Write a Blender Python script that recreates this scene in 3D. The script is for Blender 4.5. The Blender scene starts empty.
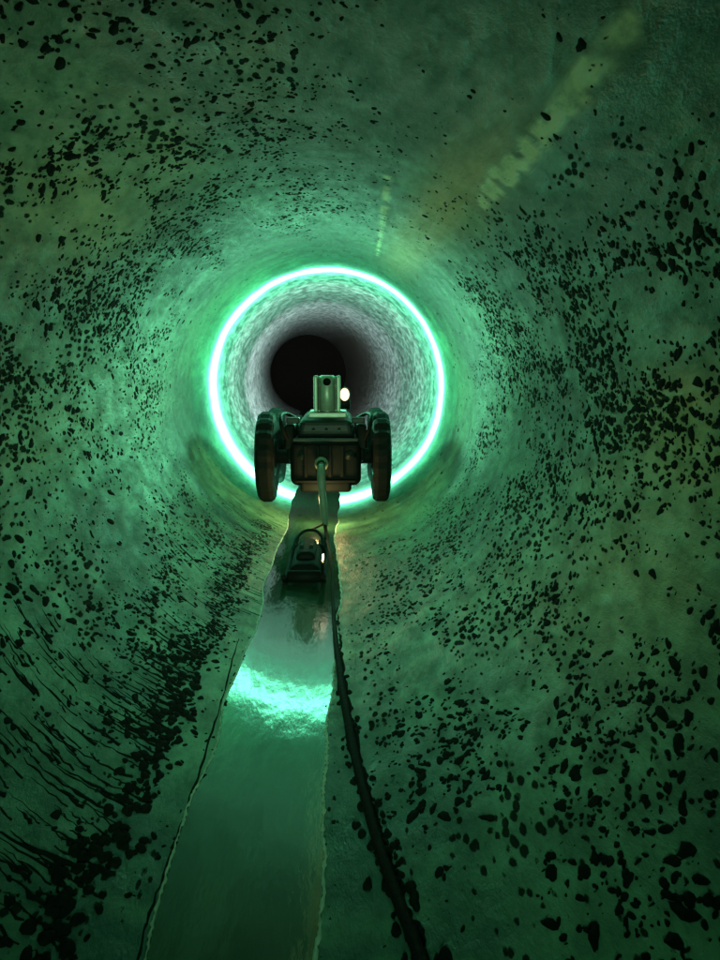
import bpy, math, random
from mathutils import Vector, Euler, noise, Matrix
random.seed(7)
R=0.6
CAM=Vector((0.073,0.0,0.115))
ROT=Euler((math.radians(90-9.25),0,math.radians(-1.47)),'XYZ')
F=700.0
RM=ROT.to_matrix()
sc=bpy.context.scene
YEND=11.3
YR=3.70   # laser ring station
# ---------------------------------------------------------------- helpers
def axis_x(y):
    return 0.0 if y<4.2 else -0.46*((y-4.2)/7.1)**1.5
def wall_r(th,y):
    p=Vector((math.sin(th)*1.3,y*1.1,math.cos(th)*1.3))
    a=noise.noise(p)*0.008
    p2=Vector((math.sin(th)*5,y*5,math.cos(th)*5+7))
    return R+a+noise.noise(p2)*0.0028
def P(th,y,h=0.0):
    r=wall_r(th,y)-h
    return Vector((axis_x(y)+math.sin(th)*r,y,-math.cos(th)*r))
def px2wall(px,py):
    d=RM@Vector(((px-360)/F,(480-py)/F,-1))
    a=d.x*d.x+d.z*d.z; b=2*(CAM.x*d.x+CAM.z*d.z); c=CAM.x**2+CAM.z**2-R*R
    t=(-b+math.sqrt(b*b-4*a*c))/(2*a)
    p=CAM+d*t
    return math.atan2(p.x,-p.z),p.y
def newobj(name,verts,faces,mat=None,smooth=True,parent=None):
    me=bpy.data.meshes.new(name); me.from_pydata([tuple(v) for v in verts],[],faces); me.update()
    if smooth:
        me.polygons.foreach_set('use_smooth',[True]*len(me.polygons))
    o=bpy.data.objects.new(name,me); sc.collection.objects.link(o)
    if mat: me.materials.append(mat)
    if parent: o.parent=parent
    return o
def mat(name,col,rough=0.6,metal=0.0,nscale=None,namt=0.3,bump=0.0,spec=.5):
    m=bpy.data.materials.new(name); m.use_nodes=True
    nt=m.node_tree; b=nt.nodes['Principled BSDF']
    b.inputs['Base Color'].default_value=(*col,1); b.inputs['Roughness'].default_value=rough; b.inputs['Metallic'].default_value=metal
    b.inputs['Specular IOR Level'].default_value=spec
    if nscale:
        tc=nt.nodes.new('ShaderNodeTexCoord'); n=nt.nodes.new('ShaderNodeTexNoise')
        n.inputs['Scale'].default_value=nscale; n.inputs['Detail'].default_value=3
        nt.links.new(tc.outputs['Object'],n.inputs['Vector'])
        mx=nt.nodes.new('ShaderNodeMix'); mx.data_type='RGBA'
        mx.inputs['A'].default_value=(*[c*(1-namt) for c in col],1)
        mx.inputs['B'].default_value=(*[min(1,c*(1+namt)) for c in col],1)
        nt.links.new(n.outputs['Fac'],mx.inputs['Factor']); nt.links.new(mx.outputs['Result'],b.inputs['Base Color'])
        if bump:
            bp=nt.nodes.new('ShaderNodeBump'); bp.inputs['Strength'].default_value=bump; bp.inputs['Distance'].default_value=0.004
            nt.links.new(n.outputs['Fac'],bp.inputs['Height']); nt.links.new(bp.outputs['Normal'],b.inputs['Normal'])
    return m
# ---------------------------------------------------------------- wall material
def wall_material():
    m=bpy.data.materials.new('pipe_concrete'); m.use_nodes=True
    nt=m.node_tree; N=nt.nodes; L=nt.links; b=N['Principled BSDF']
    tc=N.new('ShaderNodeTexCoord')
    def mapping(s):
        mp=N.new('ShaderNodeMapping'); mp.inputs['Scale'].default_value=s; L.new(tc.outputs['Object'],mp.inputs['Vector']); return mp
    def nz(vec,scale,detail=3,rough=0.6):
        n=N.new('ShaderNodeTexNoise'); n.inputs['Scale'].default_value=scale; n.inputs['Detail'].default_value=detail
        n.inputs['Roughness'].default_value=rough
        L.new(vec.outputs['Vector'],n.inputs['Vector']); return n
    def ramp(inp,a,b_,c0=0.,c1=1.):
        r=N.new('ShaderNodeMapRange')
        r.inputs['From Min'].default_value=a; r.inputs['From Max'].default_value=b_
        r.inputs['To Min'].default_value=c0; r.inputs['To Max'].default_value=c1
        L.new(inp,r.inputs['Value']); return r.outputs['Result']
    def mix(f,A,B):
        x=N.new('ShaderNodeMix'); x.data_type='RGBA'
        for k,v in (('Factor',f),('A',A),('B',B)):
            if isinstance(v,(tuple,float,int)): x.inputs[k].default_value=v
            else: L.new(v,x.inputs[k])
        return x.outputs['Result']
    def math_(op,a,c):
        x=N.new('ShaderNodeMath'); x.operation=op
        for i,v in enumerate((a,c)):
            if isinstance(v,(float,int)): x.inputs[i].default_value=v
            else: L.new(v,x.inputs[i])
        return x.outputs[0]
    def attr(n):
        a=N.new('ShaderNodeAttribute'); a.attribute_name=n; return a.outputs['Fac']
    axial=mapping((1,0.45,1))
    mid=nz(axial,22,5,0.7)
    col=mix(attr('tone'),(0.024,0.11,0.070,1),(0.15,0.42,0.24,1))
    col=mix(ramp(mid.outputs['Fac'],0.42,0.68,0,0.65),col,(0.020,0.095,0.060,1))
    col=mix(math_('MULTIPLY',attr('yellow'),ramp(mid.outputs['Fac'],0.3,0.6,1.0,0.45)),col,(0.62,0.57,0.12,1))
    col=mix(math_('MULTIPLY',attr('brown'),ramp(mid.outputs['Fac'],0.3,0.65,1,0.6)),col,(0.74,0.42,0.10,1))
    lime=math_('MULTIPLY',attr('lime'),ramp(mid.outputs['Fac'],0.52,0.70,1.0,0.55))
    col=mix(lime,col,(0.98,0.93,0.52,1))
    dis=N.new('ShaderNodeVectorMath'); dis.operation='MULTIPLY_ADD'
    L.new(mid.outputs['Color'],dis.inputs[0]); dis.inputs[1].default_value=(.018,.018,.018); L.new(axial.outputs['Vector'],dis.inputs[2])
    v=N.new('ShaderNodeTexVoronoi'); v.inputs['Scale'].default_value=72; L.new(dis.outputs[0],v.inputs['Vector'])
    spk=ramp(math_('SUBTRACT',attr('speck'),v.outputs['Distance']),0.0,0.10,0,0.95)
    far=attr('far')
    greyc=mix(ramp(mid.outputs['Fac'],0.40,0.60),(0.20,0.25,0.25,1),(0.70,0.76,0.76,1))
    greyc=mix(attr('farshade'),greyc,(0.10,0.065,0.045,1))  # brown shadow on the far right wall, put into the colour
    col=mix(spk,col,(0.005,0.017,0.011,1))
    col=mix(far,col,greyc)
    L.new(col,b.inputs['Base Color'])
    L.new(math_('ADD',ramp(mid.outputs['Fac'],0.35,0.65,0.34,0.58),math_('MULTIPLY',spk,.4)),b.inputs['Roughness'])
    L.new(ramp(spk,0,1,.5,.1),b.inputs['Specular IOR Level'])
    h=math_('SUBTRACT',mid.outputs['Fac'],math_('MULTIPLY',spk,0.25))
    bp=N.new('ShaderNodeBump'); bp.inputs['Strength'].default_value=0.8; bp.inputs['Distance'].default_value=0.008
    L.new(h,bp.inputs['Height']); L.new(bp.outputs['Normal'],b.inputs['Normal'])
    math_('MULTIPLY',attr('core_halo'),ramp(mid.outputs['Fac'],.3,.7,23,13))
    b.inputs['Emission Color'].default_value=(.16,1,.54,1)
    return m
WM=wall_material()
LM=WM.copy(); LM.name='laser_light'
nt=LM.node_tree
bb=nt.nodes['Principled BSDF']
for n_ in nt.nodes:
    if n_.type=='MATH' and n_.operation=='MULTIPLY' and n_.inputs[0].is_linked and n_.inputs[0].links[0].from_node.type=='ATTRIBUTE' and n_.inputs[0].links[0].from_node.attribute_name=='core_halo':
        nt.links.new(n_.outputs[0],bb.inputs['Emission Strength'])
# ---------------------------------------------------------------- pipe mesh
NT=560
ys=[]; y=-2.6
while y<YEND:
    ys.append(y); y+=0.015 if 0.4<y<4.2 else 0.08
ys.append(YEND)
verts=[];faces=[]
for yy in ys:
    for i in range(NT):
        verts.append(P(-math.pi+2*math.pi*i/NT,yy))
for j in range(len(ys)-1):
    for i in range(NT):
        a=j*NT+i; b_=j*NT+(i+1)%NT
        faces.append((a,b_,b_+NT,a+NT))
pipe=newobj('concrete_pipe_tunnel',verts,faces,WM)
def gauss(keys):
    out=[]
    K=[(px2wall(px,py),st,sy,am) for px,py,st,sy,am in keys]
    for yy in ys:
        for i in range(NT):
            th=-math.pi+2*math.pi*i/NT; s=0
            if 0<yy<4.5:
                for (t0,y0),st,sy,am in K:
                    dt=(th-t0+math.pi)%(2*math.pi)-math.pi
                    if abs(dt)<2.5*st: s+=am*math.exp(-(dt/st)**2-((yy-y0)/sy)**2)
            out.append(min(1,s))
    return out
def setattr_(nm,vals,o=None):
    at=(o or pipe).data.attributes.new(nm,'FLOAT','POINT'); at.data.foreach_set('value',vals)
setattr_('yellow',gauss([(90,215,0.2,0.35,0.8),(160,140,0.12,0.3,0.5),(695,430,0.16,0.22,0.9),(650,560,0.25,0.3,0.5),(560,600,.3,.5,.25),(455,210,0.16,0.5,0.5),(40,430,0.15,0.3,0.3),(250,60,.1,.2,.25),(130,400,.2,.6,.25)]))
setattr_('brown',gauss([(438,215,0.10,0.55,1.0),(408,245,0.13,0.5,1.0),(490,160,0.05,0.25,0.3),(700,395,0.06,0.1,0.35)]))
segs=[]
def addseg(pxs,ws,ams):
    W=[px2wall(*p) for p in pxs]
    for k in range(len(W)-1): segs.append((W[k],W[k+1],ws[k],ws[k+1],ams[k],ams[k+1]))
addseg([(634,22),(608,48),(582,85),(552,122),(522,156),(498,182),(478,208)],[.013,.014,.016,.013,.014,.016,.010],[1.3,2,3,3,6,7,3])
addseg([(388,176),(386,200),(381,232),(377,256)],[.007,.008,.007,.005],[2,3,2.4,1.2])
lime=[]
for yy in ys:
    for i in range(NT):
        th=-math.pi+2*math.pi*i/NT; s=0
        if .4<yy<3.2 and th>1.6:
            px_,py_=th*R,yy
            for (a,c,w0,w1,a0,a1) in segs:
                ax,ay,bx,by=a[0]*R,a[1],c[0]*R,c[1]
                l2=(bx-ax)**2+(by-ay)**2; t=max(0,min(1,((px_-ax)*(bx-ax)+(py_-ay)*(by-ay))/l2))
                d2=(px_-ax-(bx-ax)*t)**2+((py_-ay-(by-ay)*t)*.8)**2; w=w0+(w1-w0)*t
                if d2<9*w*w:
                    s=max(s,(a0+(a1-a0)*t)*math.exp(-d2/w/w))
            if s>0: s*=max(0,min(1.3,.7+3.0*noise.noise(Vector((yy*24,th*9,3)))))
        lime.append(min(1,s))
setattr_('lime',lime)
def props(th,yy):
    s_,c_=math.sin(th),math.cos(th)
    if yy<4.2:
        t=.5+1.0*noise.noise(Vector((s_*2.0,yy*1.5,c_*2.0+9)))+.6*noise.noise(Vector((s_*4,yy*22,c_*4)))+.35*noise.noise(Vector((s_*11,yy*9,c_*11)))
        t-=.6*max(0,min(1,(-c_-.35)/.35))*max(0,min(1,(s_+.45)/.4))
        sp=.23+.45*noise.noise(Vector((s_*3.4,yy*3,c_*3.4-4)))+.32*noise.noise(Vector((s_*9,yy*6,c_*9-4)))
        if c_<-.72 and s_>0: sp-=.15
        if abs(th+.1)<.3: sp-=.2
        if yy>2.4: sp*=max(.2,1-(yy-2.4)/.8)
    else: t=.5;sp=0
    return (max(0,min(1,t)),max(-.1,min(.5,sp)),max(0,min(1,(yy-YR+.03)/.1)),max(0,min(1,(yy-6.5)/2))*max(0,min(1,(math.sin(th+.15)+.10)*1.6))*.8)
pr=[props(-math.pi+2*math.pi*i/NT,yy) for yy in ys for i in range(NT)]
for k,nm in enumerate(('tone','speck','far','farshade')): setattr_(nm,[p[k] for p in pr])
vs=[];fs=[];n=48
for r,yy in [(0.6,YEND),(1.5,YEND+.02),(1.5,YEND+3),(0.0,YEND+3)]:
    for i in range(n):
        t=2*math.pi*i/n; vs.append((axis_x(YEND)+math.sin(t)*r,yy,-math.cos(t)*r))
for j in range(3):
    for i in range(n): fs.append((j*n+i,j*n+(i+1)%n,(j+1)*n+(i+1)%n,(j+1)*n+i))
newobj('manhole_chamber',vs,fs,mat('chamber_brick',(0.012,0.007,0.005),0.9,nscale=9),False)
# ---------------------------------------------------------------- deposits
dep=mat('dark_deposit',(0.004,0.011,0.007),0.85,nscale=60,namt=0.5,bump=0.4,spec=.12)
dv=[];df=[]
def blob(th,y,rad,el=1.5,hh=0.12,ang=0,n=10):
    base=len(dv); ph=random.uniform(0,6.28)
    k2=random.uniform(.05,.25);k3=random.uniform(.03,.2); p3=random.uniform(0,6.28)
    rr=[1+k2*math.sin(2*2*math.pi*i/n+ph)+k3*math.sin(3*2*math.pi*i/n+p3)+random.uniform(-.08,.08) for i in range(n)]
    ca,sa=math.cos(ang),math.sin(ang)
    def pt(i,q,h):
        a=2*math.pi*i/n
        u=math.cos(a)*q*rr[i]; w=math.sin(a)*q*rr[i]*el
        u,w=u*ca-w*sa,u*sa+w*ca
        return P(th+u/R,y+w,h)
    for i in range(n): dv.append(pt(i,rad,-0.0008))
    for i in range(n): dv.append(pt(i,rad*.75,rad*hh+random.uniform(0,.0006)))
    dv.append(P(th,y,rad*hh*1.2))
    for i in range(n):
        j=(i+1)%n
        df.append((base+i,base+j,base+n+j,base+n+i)); df.append((base+n+i,base+n+j,base+2*n))
def density(th,y):
    d=math.degrees(th)
    tab=[(-180,.6),(-174,.65),(-166,.3),(-155,.65),(-140,1.15),(-105,1.15),(-92,.5),(-75,.2),(-60,.35),(-45,.8),(-25,.9),(-19,.1),(-12,0),(0,0),(11,.0),(15,.45),(30,.8),(60,.85),(82,.85),(95,1.2),(115,1.35),(125,.9),(132,.15),(150,.03),(165,.12),(175,.6),(180,.6)]
    v=0
    for (a,x),(b_,z) in zip(tab,tab[1:]):
        if a<=d<=b_: v=x+(z-x)*(d-a)/(b_-a); break
    return v
cnt=0
for _ in range(80000):
    th=random.uniform(-math.pi,math.pi); y=0.45+3.0*random.random()
    q=noise.noise(Vector((math.sin(th)*3.5,y*2.5,math.cos(th)*3.5)))+.7*noise.noise(Vector((math.sin(th)*13,y*8,math.cos(th)*13+3)))
    dd=density(th,y)*max(0,min(1.2,0.42+1.4*q))
    if y>1.9: dd*=max(0.02,1-(y-1.9)/0.85)
    if random.random()>dd: continue
    rad=min(0.0095,random.lognormvariate(math.log(0.0037),0.45))
    if abs(math.degrees(th))>160: rad*=.8
    if random.random()<.22: blob(th,y,rad*.7,random.uniform(.35,.6),.1,random.uniform(-.3,.3),10)
    else: blob(th,y,rad,random.uniform(1.1,2.2),random.uniform(.05,.16),random.uniform(-.7,.7),10)
    cnt+=1
print('blobs',cnt)
def ribbon(pts,V,Fc,hfun):
    base=len(V)
    n=len(pts)
    for k,(th,y,w) in enumerate(pts):
        a=pts[max(0,k-1)];c=pts[min(n-1,k+1)]
        tx=(c[0]-a[0])*R;ty=c[1]-a[1];l=math.hypot(tx,ty) or 1
        nx,ny=-ty/l,tx/l
        for s,h in ((-1,-.001),(-.5,hfun(w)),(.5,hfun(w)),(1,-.001)):
            V.append(P(th+nx*s*w/R,y+ny*s*w,h))
    for k in range(n-1):
        for s in range(3):
            a=base+k*4+s; Fc.append((a,a+1,a+5,a+4))
y=0.62
while y<2.9:
    t0=math.radians(-24+random.uniform(-3.5,2)); ln=math.radians(random.uniform(3,15) if y<1.6 else random.uniform(2,7))
    w0=random.uniform(.003,.0085); n=12; sl=random.uniform(-.01,.03)
    pts=[(t0-ln*k/(n-1),y+sl*k/(n-1)+random.uniform(-.003,.003),w0*(1-.8*k/(n-1))*random.uniform(.45,1.4)) for k in range(n)]
    ribbon(pts,dv,df,lambda w:w*.2)
    for q in range(random.randint(2,5)):
        blob(t0+random.uniform(-.05,.03),y+random.uniform(-.02,.02),random.uniform(.004,.0085)*(1.2 if y<1.6 else .8),1.4,.2)
    y+=random.uniform(.009,.026)
for s in range(190):
    y=random.uniform(.6,1.3); t0=math.radians(random.uniform(-55,-28)); ln=math.radians(random.uniform(2,8)); n=7; w0=random.uniform(.002,.006)
    ribbon([(t0-ln*k/(n-1),y+.012*k/(n-1)+random.uniform(-.003,.003),w0*(1-.8*k/(n-1))*random.uniform(.5,1.4)) for k in range(n)],dv,df,lambda w:w*.2)
for s in range(160):
    y=random.uniform(1.6,3.1); t0=math.radians(random.uniform(-42,-14)); ln=math.radians(random.uniform(3,8)); n=5; w0=random.uniform(.0015,.004)
    ribbon([(t0-ln*k/(n-1),y+.02*k/(n-1),w0*(1-.8*k/(n-1))) for k in range(n)],dv,df,lambda w:w*.25)
cab_px=[(331,560),(333,600),(336,640),(344,700),(356,760),(371,820),(390,880),(415,945),(450,1040)]
CW=[px2wall(*p) for p in cab_px]
pts=[]
for a,b_ in zip(CW[1:],CW[2:]):
    for k in range(14):
        f=k/14; pts.append((a[0]+(b_[0]-a[0])*f+.004+random.uniform(-.004,.004),a[1]+(b_[1]-a[1])*f,random.uniform(.008,.017)))
ribbon(pts,dv,df,lambda w:.0012)
for k in range(len(cab_px)-1):
    a=cab_px[k];b_=cab_px[k+1]
    for q in range(18 if k>2 else 6):
        f=random.random(); th,yy=px2wall(a[0]+(b_[0]-a[0])*f+random.gauss(1,3+k*1.2),a[1]+(b_[1]-a[1])*f)
        blob(th,yy,random.uniform(.003,.009),1.8,.25)
W=[px2wall(*p) for p in [(238,640),(222,700),(200,770),(172,850),(146,925),(130,990)]]
for a,b_ in zip(W,W[1:]):
    ribbon([(a[0]+(b_[0]-a[0])*k/8+random.uniform(-.003,.003),a[1]+(b_[1]-a[1])*k/8,random.uniform(.0012,.0035)) for k in range(9)],dv,df,lambda w:.0008)
newobj('mineral_deposits',dv,df,dep)
# ---------------------------------------------------------------- water
TW=-0.10; CH=R*0.981
rad=Vector((math.sin(TW),0,-math.cos(TW))); tan=Vector((math.cos(TW),0,math.sin(TW)))
V=[];Fc=[];yy=-2.5;rows=0
while yy<YEND:
    for k in range(9):
        u=-.17+.34*k/8
        V.append(Vector((axis_x(yy),yy,0))+rad*CH+tan*u)
    yy+=.05;rows+=1
for j in range(rows-1):
    for k in range(8): a=j*9+k; Fc.append((a,a+1,a+10,a+9))
wm=bpy.data.materials.new('drain_water'); wm.use_nodes=True
nt=wm.node_tree;b=nt.nodes['Principled BSDF']; b.inputs['Roughness'].default_value=.10
b.inputs['IOR'].default_value=3.0
tc=nt.nodes.new('ShaderNodeTexCoord');mp=nt.nodes.new('ShaderNodeMapping');mp.inputs['Scale'].default_value=(1,.35,1)
nn=nt.nodes.new('ShaderNodeTexNoise');nn.inputs['Scale'].default_value=34;nn.inputs['Detail'].default_value=4
mx=nt.nodes.new('ShaderNodeMix');mx.data_type='RGBA';mx.inputs['A'].default_value=(.006,.035,.022,1);mx.inputs['B'].default_value=(.045,.14,.08,1)
nt.links.new(nn.outputs['Fac'],mx.inputs['Factor']);nt.links.new(mx.outputs['Result'],b.inputs['Base Color'])
bp=nt.nodes.new('ShaderNodeBump');bp.inputs['Strength'].default_value=.5;bp.inputs['Distance'].default_value=.002
nt.links.new(tc.outputs['Object'],mp.inputs['Vector']);nt.links.new(mp.outputs['Vector'],nn.inputs['Vector']);nt.links.new(nn.outputs['Fac'],bp.inputs['Height']);nt.links.new(bp.outputs['Normal'],b.inputs['Normal'])
newobj('water_channel',V,Fc,wm)
dv3=[];df3=[]
for side in (-1,1):
    pts=[]; y=0.35
    while y<3.2:
        th=TW+side*.10
        for q in range(120):
            t=TW+side*(.04+.3*q/120)
            if wall_r(t,y)*math.cos(t-TW)<CH: th=t;break
        sc_=abs(math.sin(y*42+2*math.sin(y*9)))
        pts.append((th+side*.003+(-.004*sc_ if side>0 else 0)+random.uniform(-.0015,.0015),y,(.0028 if side>0 else .0020)*random.uniform(.3,1.6)))
        y+=.006
    ribbon(pts,dv3,df3,lambda w:.0025)
newobj('waterline_crust',dv3,df3,mat('crust_pale',(.42,.68,.50),.4,nscale=50,bump=.5))
# ---------------------------------------------------------------- cable
def tube(name,pts,r,m,parent=None,res=12,radii=None):
    cu=bpy.data.curves.new(name,'CURVE');cu.dimensions='3D';cu.bevel_depth=r;cu.bevel_resolution=4
    sp=cu.splines.new('BEZIER');sp.bezier_points.add(len(pts)-1)
    for k,(bpnt,p) in enumerate(zip(sp.bezier_points,pts)):
        bpnt.co=p;bpnt.handle_left_type=bpnt.handle_right_type='AUTO'
        if radii:bpnt.radius=radii[k]
    cu.resolution_u=res;cu.use_fill_caps=True
    o=bpy.data.objects.new(name,cu);sc.collection.objects.link(o);cu.materials.append(m)
    if parent:o.parent=parent
    return o
cabm=mat('cable_rubber',(.004,.007,.005),.75,nscale=80,bump=.5,spec=.2)
pts=[Vector((-.012,2.99,-.50)),Vector((0.0,2.92,-.565))]
for p in cab_px:
    th,yy=px2wall(*p); pts.append(P(th,yy,.006))
tube('tether_cable',pts,.0085,cabm,radii=[.9]*2+[.6,.65,.75]+[1]*20)
# ---------------------------------------------------------------- laser ring
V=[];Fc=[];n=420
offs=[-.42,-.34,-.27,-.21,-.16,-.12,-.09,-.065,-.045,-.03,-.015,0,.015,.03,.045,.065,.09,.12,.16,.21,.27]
core_halo=[];m_=len(offs);PR=[]
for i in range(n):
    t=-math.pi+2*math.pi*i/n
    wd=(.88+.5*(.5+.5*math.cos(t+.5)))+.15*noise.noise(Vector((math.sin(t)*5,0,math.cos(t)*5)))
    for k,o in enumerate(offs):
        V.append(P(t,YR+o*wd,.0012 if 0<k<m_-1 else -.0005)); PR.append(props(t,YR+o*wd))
        core_halo.append(max(0,math.exp(-(o/.058)**2)+.085*math.exp(-(o/.15)**2)-.085*math.exp(-(.34/.15)**2)))  # ring core plus its scattered halo, put into the band's emission
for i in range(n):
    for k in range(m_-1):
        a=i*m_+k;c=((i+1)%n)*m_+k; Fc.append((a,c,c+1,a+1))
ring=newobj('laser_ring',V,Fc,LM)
setattr_('core_halo',core_halo,ring)
for k,nm in enumerate(('tone','speck','far','farshade')): setattr_(nm,[p[k] for p in PR],ring)
# ---------------------------------------------------------------- crawler robot
rob=bpy.data.objects.new('pipe_crawler_robot',None);sc.collection.objects.link(rob)
body_m=mat('robot_paint',(.005,.012,.009),.5,.0,nscale=30,namt=.5,bump=.3,spec=.22)
dark_m=mat('robot_black',(.002,.004,.003),.7,0,nscale=40,namt=.4,spec=.10)
tyre_m=mat('tyre_rubber',(.003,.005,.004),.8,0,nscale=60,namt=.4,bump=.4,spec=.15)
alu_m=mat('robot_aluminium',(.18,.23,.18),.4,.25,nscale=35,namt=.35,bump=.2)
def box(name,x0,x1,y0,y1,z0,z1,m,bev=.008,taper=0,parent=None):
    w=taper
    vs=[(x0,y0,z0),(x1,y0,z0),(x1,y1,z0),(x0,y1,z0),(x0+w,y0+w*.5,z1),(x1-w,y0+w*.5,z1),(x1-w,y1,z1),(x0+w,y1,z1)]
    o=newobj(name,vs,[(0,3,2,1),(4,5,6,7),(0,1,5,4),(1,2,6,5),(2,3,7,6),(3,0,4,7)],m,False,parent or rob)
    md=o.modifiers.new('b','BEVEL');md.width=bev;md.segments=4
    return o
def lathe(name,prof,axis,center,m,n=32,parent=rob,sm=True,lug=None,sz=1):
    vs=[];fs=[]
    for r,h in prof:
        for i in range(n):
            t=2*math.pi*i/n; rr=r
            if lug and r>lug: rr=r*(1.0 if i%3 else .955)
            c,s=math.cos(t)*rr,math.sin(t)*rr
            v={'x':(h,c,s),'y':(c,h,s*sz),'z':(c,s,h)}[axis]
            vs.append((center[0]+v[0],center[1]+v[1],center[2]+v[2]))
    k=len(prof)
    for j in range(k-1):
        for i in range(n): fs.append((j*n+i,j*n+(i+1)%n,(j+1)*n+(i+1)%n,(j+1)*n+i))
    fs.append(tuple(range(n)));fs.append(tuple(range((k-1)*n,k*n)))
    return newobj(name,vs,fs,m,sm,parent)
k=0
for yw in (3.32,3.80):
    for x,sg in ((-.283,-1),(.256,1)):
        k+=1;rw=.215 if yw<3.5 else .205
        lathe(f'wheel_{k}',[(rw*.55,-.034),(rw*.82,-.042),(rw*.94,-.036),(rw,-.020),(rw,.0),(rw,.020),(rw*.94,.036),(rw*.82,.042),(rw*.55,.034)],'x',(x,yw,-.312),tyre_m,48,lug=rw*.9,sm=False)
        lathe(f'hub_{k}',[(.02,-.048),(.06,-.046),(.09,-.036),(.09,.036),(.06,.046),(.02,.048)],'x',(x,yw,-.312),body_m,24)
        lathe(f'axle_{k}',[(.03,-.06),(.035,-.05),(.035,.05),(.03,.06)],'x',(x-sg*.085,yw,-.312),dark_m,20)
box('chassis',-.165,.160,3.16,3.92,-.43,-.22,dark_m,.035)
box('hull',-.185,.180,3.20,3.90,-.335,-.215,body_m,.04)
box('hood',-.145,.140,3.24,3.86,-.215,-.125,body_m,.032,.02)
box('belly_plate',-.12,.115,3.14,3.5,-.455,-.40,dark_m,.018)
for sg in (-1,1):
    box('side_frame',-.002+sg*.165-.022,-.002+sg*.165+.022,3.18,3.88,-.26,-.15,dark_m,.01)
    box('lift_bracket',-.002+sg*.15-.03,-.002+sg*.15+.03,3.20,3.26,-.145,-.118,body_m,.006)
    tube('grab_handle',[Vector((sg*.175,3.19,-.22)),Vector((sg*.20,3.16,-.15)),Vector((sg*.195,3.3,-.105)),Vector((sg*.15,3.36,-.13))],.009,dark_m,rob)
    lathe('rear_port',[(.02,-.03),(.034,-.028),(.036,0),(.036,.03)],'y',(sg*.105,3.19,-.285),dark_m,24)
    lathe('rear_port_glass',[(.001,-.002),(.022,0),(.022,.01)],'y',(sg*.105,3.157,-.285),body_m,24)
for i in range(4):
    box('rear_rib',-.10+.055*i,-.085+.055*i,3.145,3.17,-.385,-.24,dark_m,.003)
box('rear_rail',-.15,.146,3.15,3.175,-.222,-.208,body_m,.003)
box('rear_rail_low',-.14,.136,3.13,3.16,-.408,-.396,dark_m,.003)
for i in range(5):
    lathe('bolt',[(.008,-.006),(.008,.004)],'y',(-.12+.06*i,3.25,-.175),body_m,6)
box('turret_base',-.085,.095,3.30,3.52,-.127,-.100,alu_m,.006)
box('turret_cheek_l',-.060,-.040,3.31,3.44,-.101,.070,alu_m,.007)
box('turret_cheek_r',.046,.066,3.31,3.44,-.101,.070,alu_m,.007)
lathe('turret_barrel',[(.030,-.098),(.038,-.092),(.038,.020),(.036,.024),(.038,.028),(.038,.066),(.030,.072)],'z',(.003,3.345,0),alu_m,32)
box('turret_block',-.039,.045,3.36,3.43,-.100,.066,alu_m,.004)
lathe('camera_bezel',[(.013,-.010),(.018,-.008),(.019,.02)],'y',(.003,3.306,.042),dark_m,24)
lathe('camera_lens',[(.001,-.003),(.010,-.002),(.012,.004)],'y',(.003,3.297,.042),dark_m,24)
lathe('pan_motor',[(.02,-.03),(.026,-.026),(.026,.026),(.02,.03)],'x',(.083,3.37,-.065),dark_m,20)
em=bpy.data.materials.new('lamp_glass');em.use_nodes=True;nt=em.node_tree;nt.nodes.clear()
e=nt.nodes.new('ShaderNodeEmission');o_=nt.nodes.new('ShaderNodeOutputMaterial');nt.links.new(e.outputs[0],o_.inputs[0]);e.inputs[0].default_value=(1,.92,.6,1);e.inputs[1].default_value=1.6
lathe('work_lamp',[(.010,-.028),(.019,-.022),(.022,-.006),(.022,.02),(.012,.034)],'y',(.086,3.33,-.018),em,24,sz=1.35)
lathe('lamp_collar',[(.024,.0),(.026,.01),(.026,.05),(.02,.06)],'y',(.086,3.345,-.018),dark_m,24,sz=1.35)
lathe('laser_head',[(.03,-.05),(.045,-.04),(.045,.04),(.03,.05)],'y',(0.0,3.80,-.02),dark_m,24)
box('laser_mast',-.02,.02,3.76,3.80,-.13,-.05,dark_m,.005)
lathe('cable_gland',[(.02,-.06),(.030,-.055),(.032,-.02),(.024,-.015),(.024,.05)],'y',(-.02,3.15,-.318),alu_m,24)
tube('strain_relief',[Vector((-.02,3.11,-.318)),Vector((-.020,3.05,-.345)),Vector((-.014,3.01,-.43)),Vector((-.006,2.97,-.52)),Vector((0.0,2.93,-.56))],.017,mat('relief_rubber',(.09,.13,.10),.5,nscale=90),rob,radii=[1,1.15,1,.95,.7])
# ---------------------------------------------------------------- added dark sled shape standing in for the crawler's reflection
sk_=bpy.data.objects.new('reflection_standin',None);sc.collection.objects.link(sk_)
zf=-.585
box('standin_body',-.106,.004,2.20,2.50,zf+.012,zf+.062,dark_m,.024,.010,sk_)
box('standin_hump',-.088,-.014,2.27,2.48,zf+.056,zf+.085,dark_m,.014,.012,sk_)
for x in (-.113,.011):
    tube('standin_runner',[Vector((x,2.14,zf+.042)),Vector((x,2.19,zf+.012)),Vector((x,2.36,zf+.006)),Vector((x,2.54,zf+.014)),Vector((x*.8-.01,2.60,zf+.05))],.009,dark_m,sk_)
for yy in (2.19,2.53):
    lathe('standin_roller',[(.010,-.056),(.020,-.052),(.020,.052),(.010,.056)],'x',(-.051,yy,zf+.028),dark_m,20,sk_)
tube('standin_bail',[Vector((-.104,2.52,zf+.03)),Vector((-.092,2.61,zf+.062)),Vector((-.05,2.66,zf+.07)),Vector((-.010,2.61,zf+.062)),Vector((.002,2.52,zf+.03))],.006,dark_m,sk_)
tube('standin_line',[Vector((-.05,2.66,zf+.07)),Vector((-.03,2.8,zf+.05)),Vector((-.010,2.94,zf+.03))],.005,dark_m,sk_)
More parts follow.
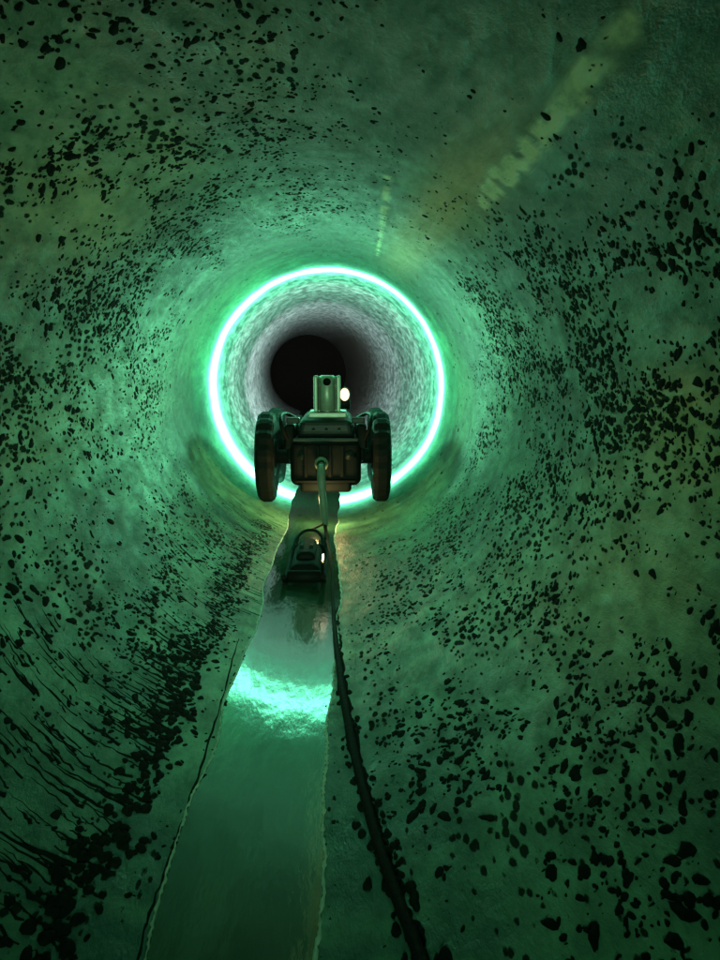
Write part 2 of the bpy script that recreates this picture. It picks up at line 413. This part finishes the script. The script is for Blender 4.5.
for x in (-.068,-.034):
    lathe('standin_bolt',[(.008,0),(.008,.008),(.004,.012)],'z',(x,2.34,zf+.083),body_m,8,sk_)
# ---------------------------------------------------------------- lights
def light(kind,name,loc,col,pw,size=.05,parent=None,**kw):
    l=bpy.data.lights.new(name,kind);l.color=col;l.energy=pw;l.shadow_soft_size=size
    o=bpy.data.objects.new(name,l);sc.collection.objects.link(o);o.location=loc
    if parent:o.parent=parent
    for k_,v_ in kw.items(): setattr(l,k_,v_)
    return o
s=light('SPOT','headlamp',(.0,4.06,-.12),(.88,1,.99),330,.04,rob,spot_size=math.radians(56),spot_blend=1.0);s.rotation_euler=(math.radians(92),0,math.radians(7))
s=light('SPOT','flood_lamp',(.0,4.04,.0),(.82,1,.95),12,.06,rob,spot_size=math.radians(150),spot_blend=.6);s.rotation_euler=(math.radians(100),0,math.radians(10))
light('POINT','ring_glow_fill',(0,3.62,-.01),(.22,1,.52),15,.03,rob)  # added green point hidden behind the turret, brightens walls near the ring
light('POINT','tail_lamp',(-.02,3.04,-.47),(1,.68,.27),4.0,.035,rob)
s=light('SPOT','near_wall_fill',(.05,-1.6,.08),(.52,1,.56),430,.12,spot_size=math.radians(31),spot_blend=1.0);s.rotation_euler=(math.radians(87.7),0,math.radians(1.0))  # added unseen spot behind the camera, lights the near walls
# world
w=bpy.data.worlds.new('World');sc.world=w;w.use_nodes=True;nt=w.node_tree
sk=nt.nodes.new('ShaderNodeTexSky');sk.sky_type='NISHITA';sk.sun_disc=False;sk.sun_elevation=math.radians(2);sk.sun_rotation=math.radians(120)
nt.links.new(sk.outputs[0],nt.nodes['Background'].inputs[0]);nt.nodes['Background'].inputs[1].default_value=.004
# camera
c=bpy.data.cameras.new('camera');co=bpy.data.objects.new('camera',c);sc.collection.objects.link(co)
co.location=CAM;co.rotation_euler=ROT;c.sensor_fit='HORIZONTAL';c.sensor_width=36;c.lens=35;c.clip_start=.02;c.clip_end=200
sc.camera=co
sc.view_settings.view_transform='Standard';sc.view_settings.look='None';sc.view_settings.exposure=0
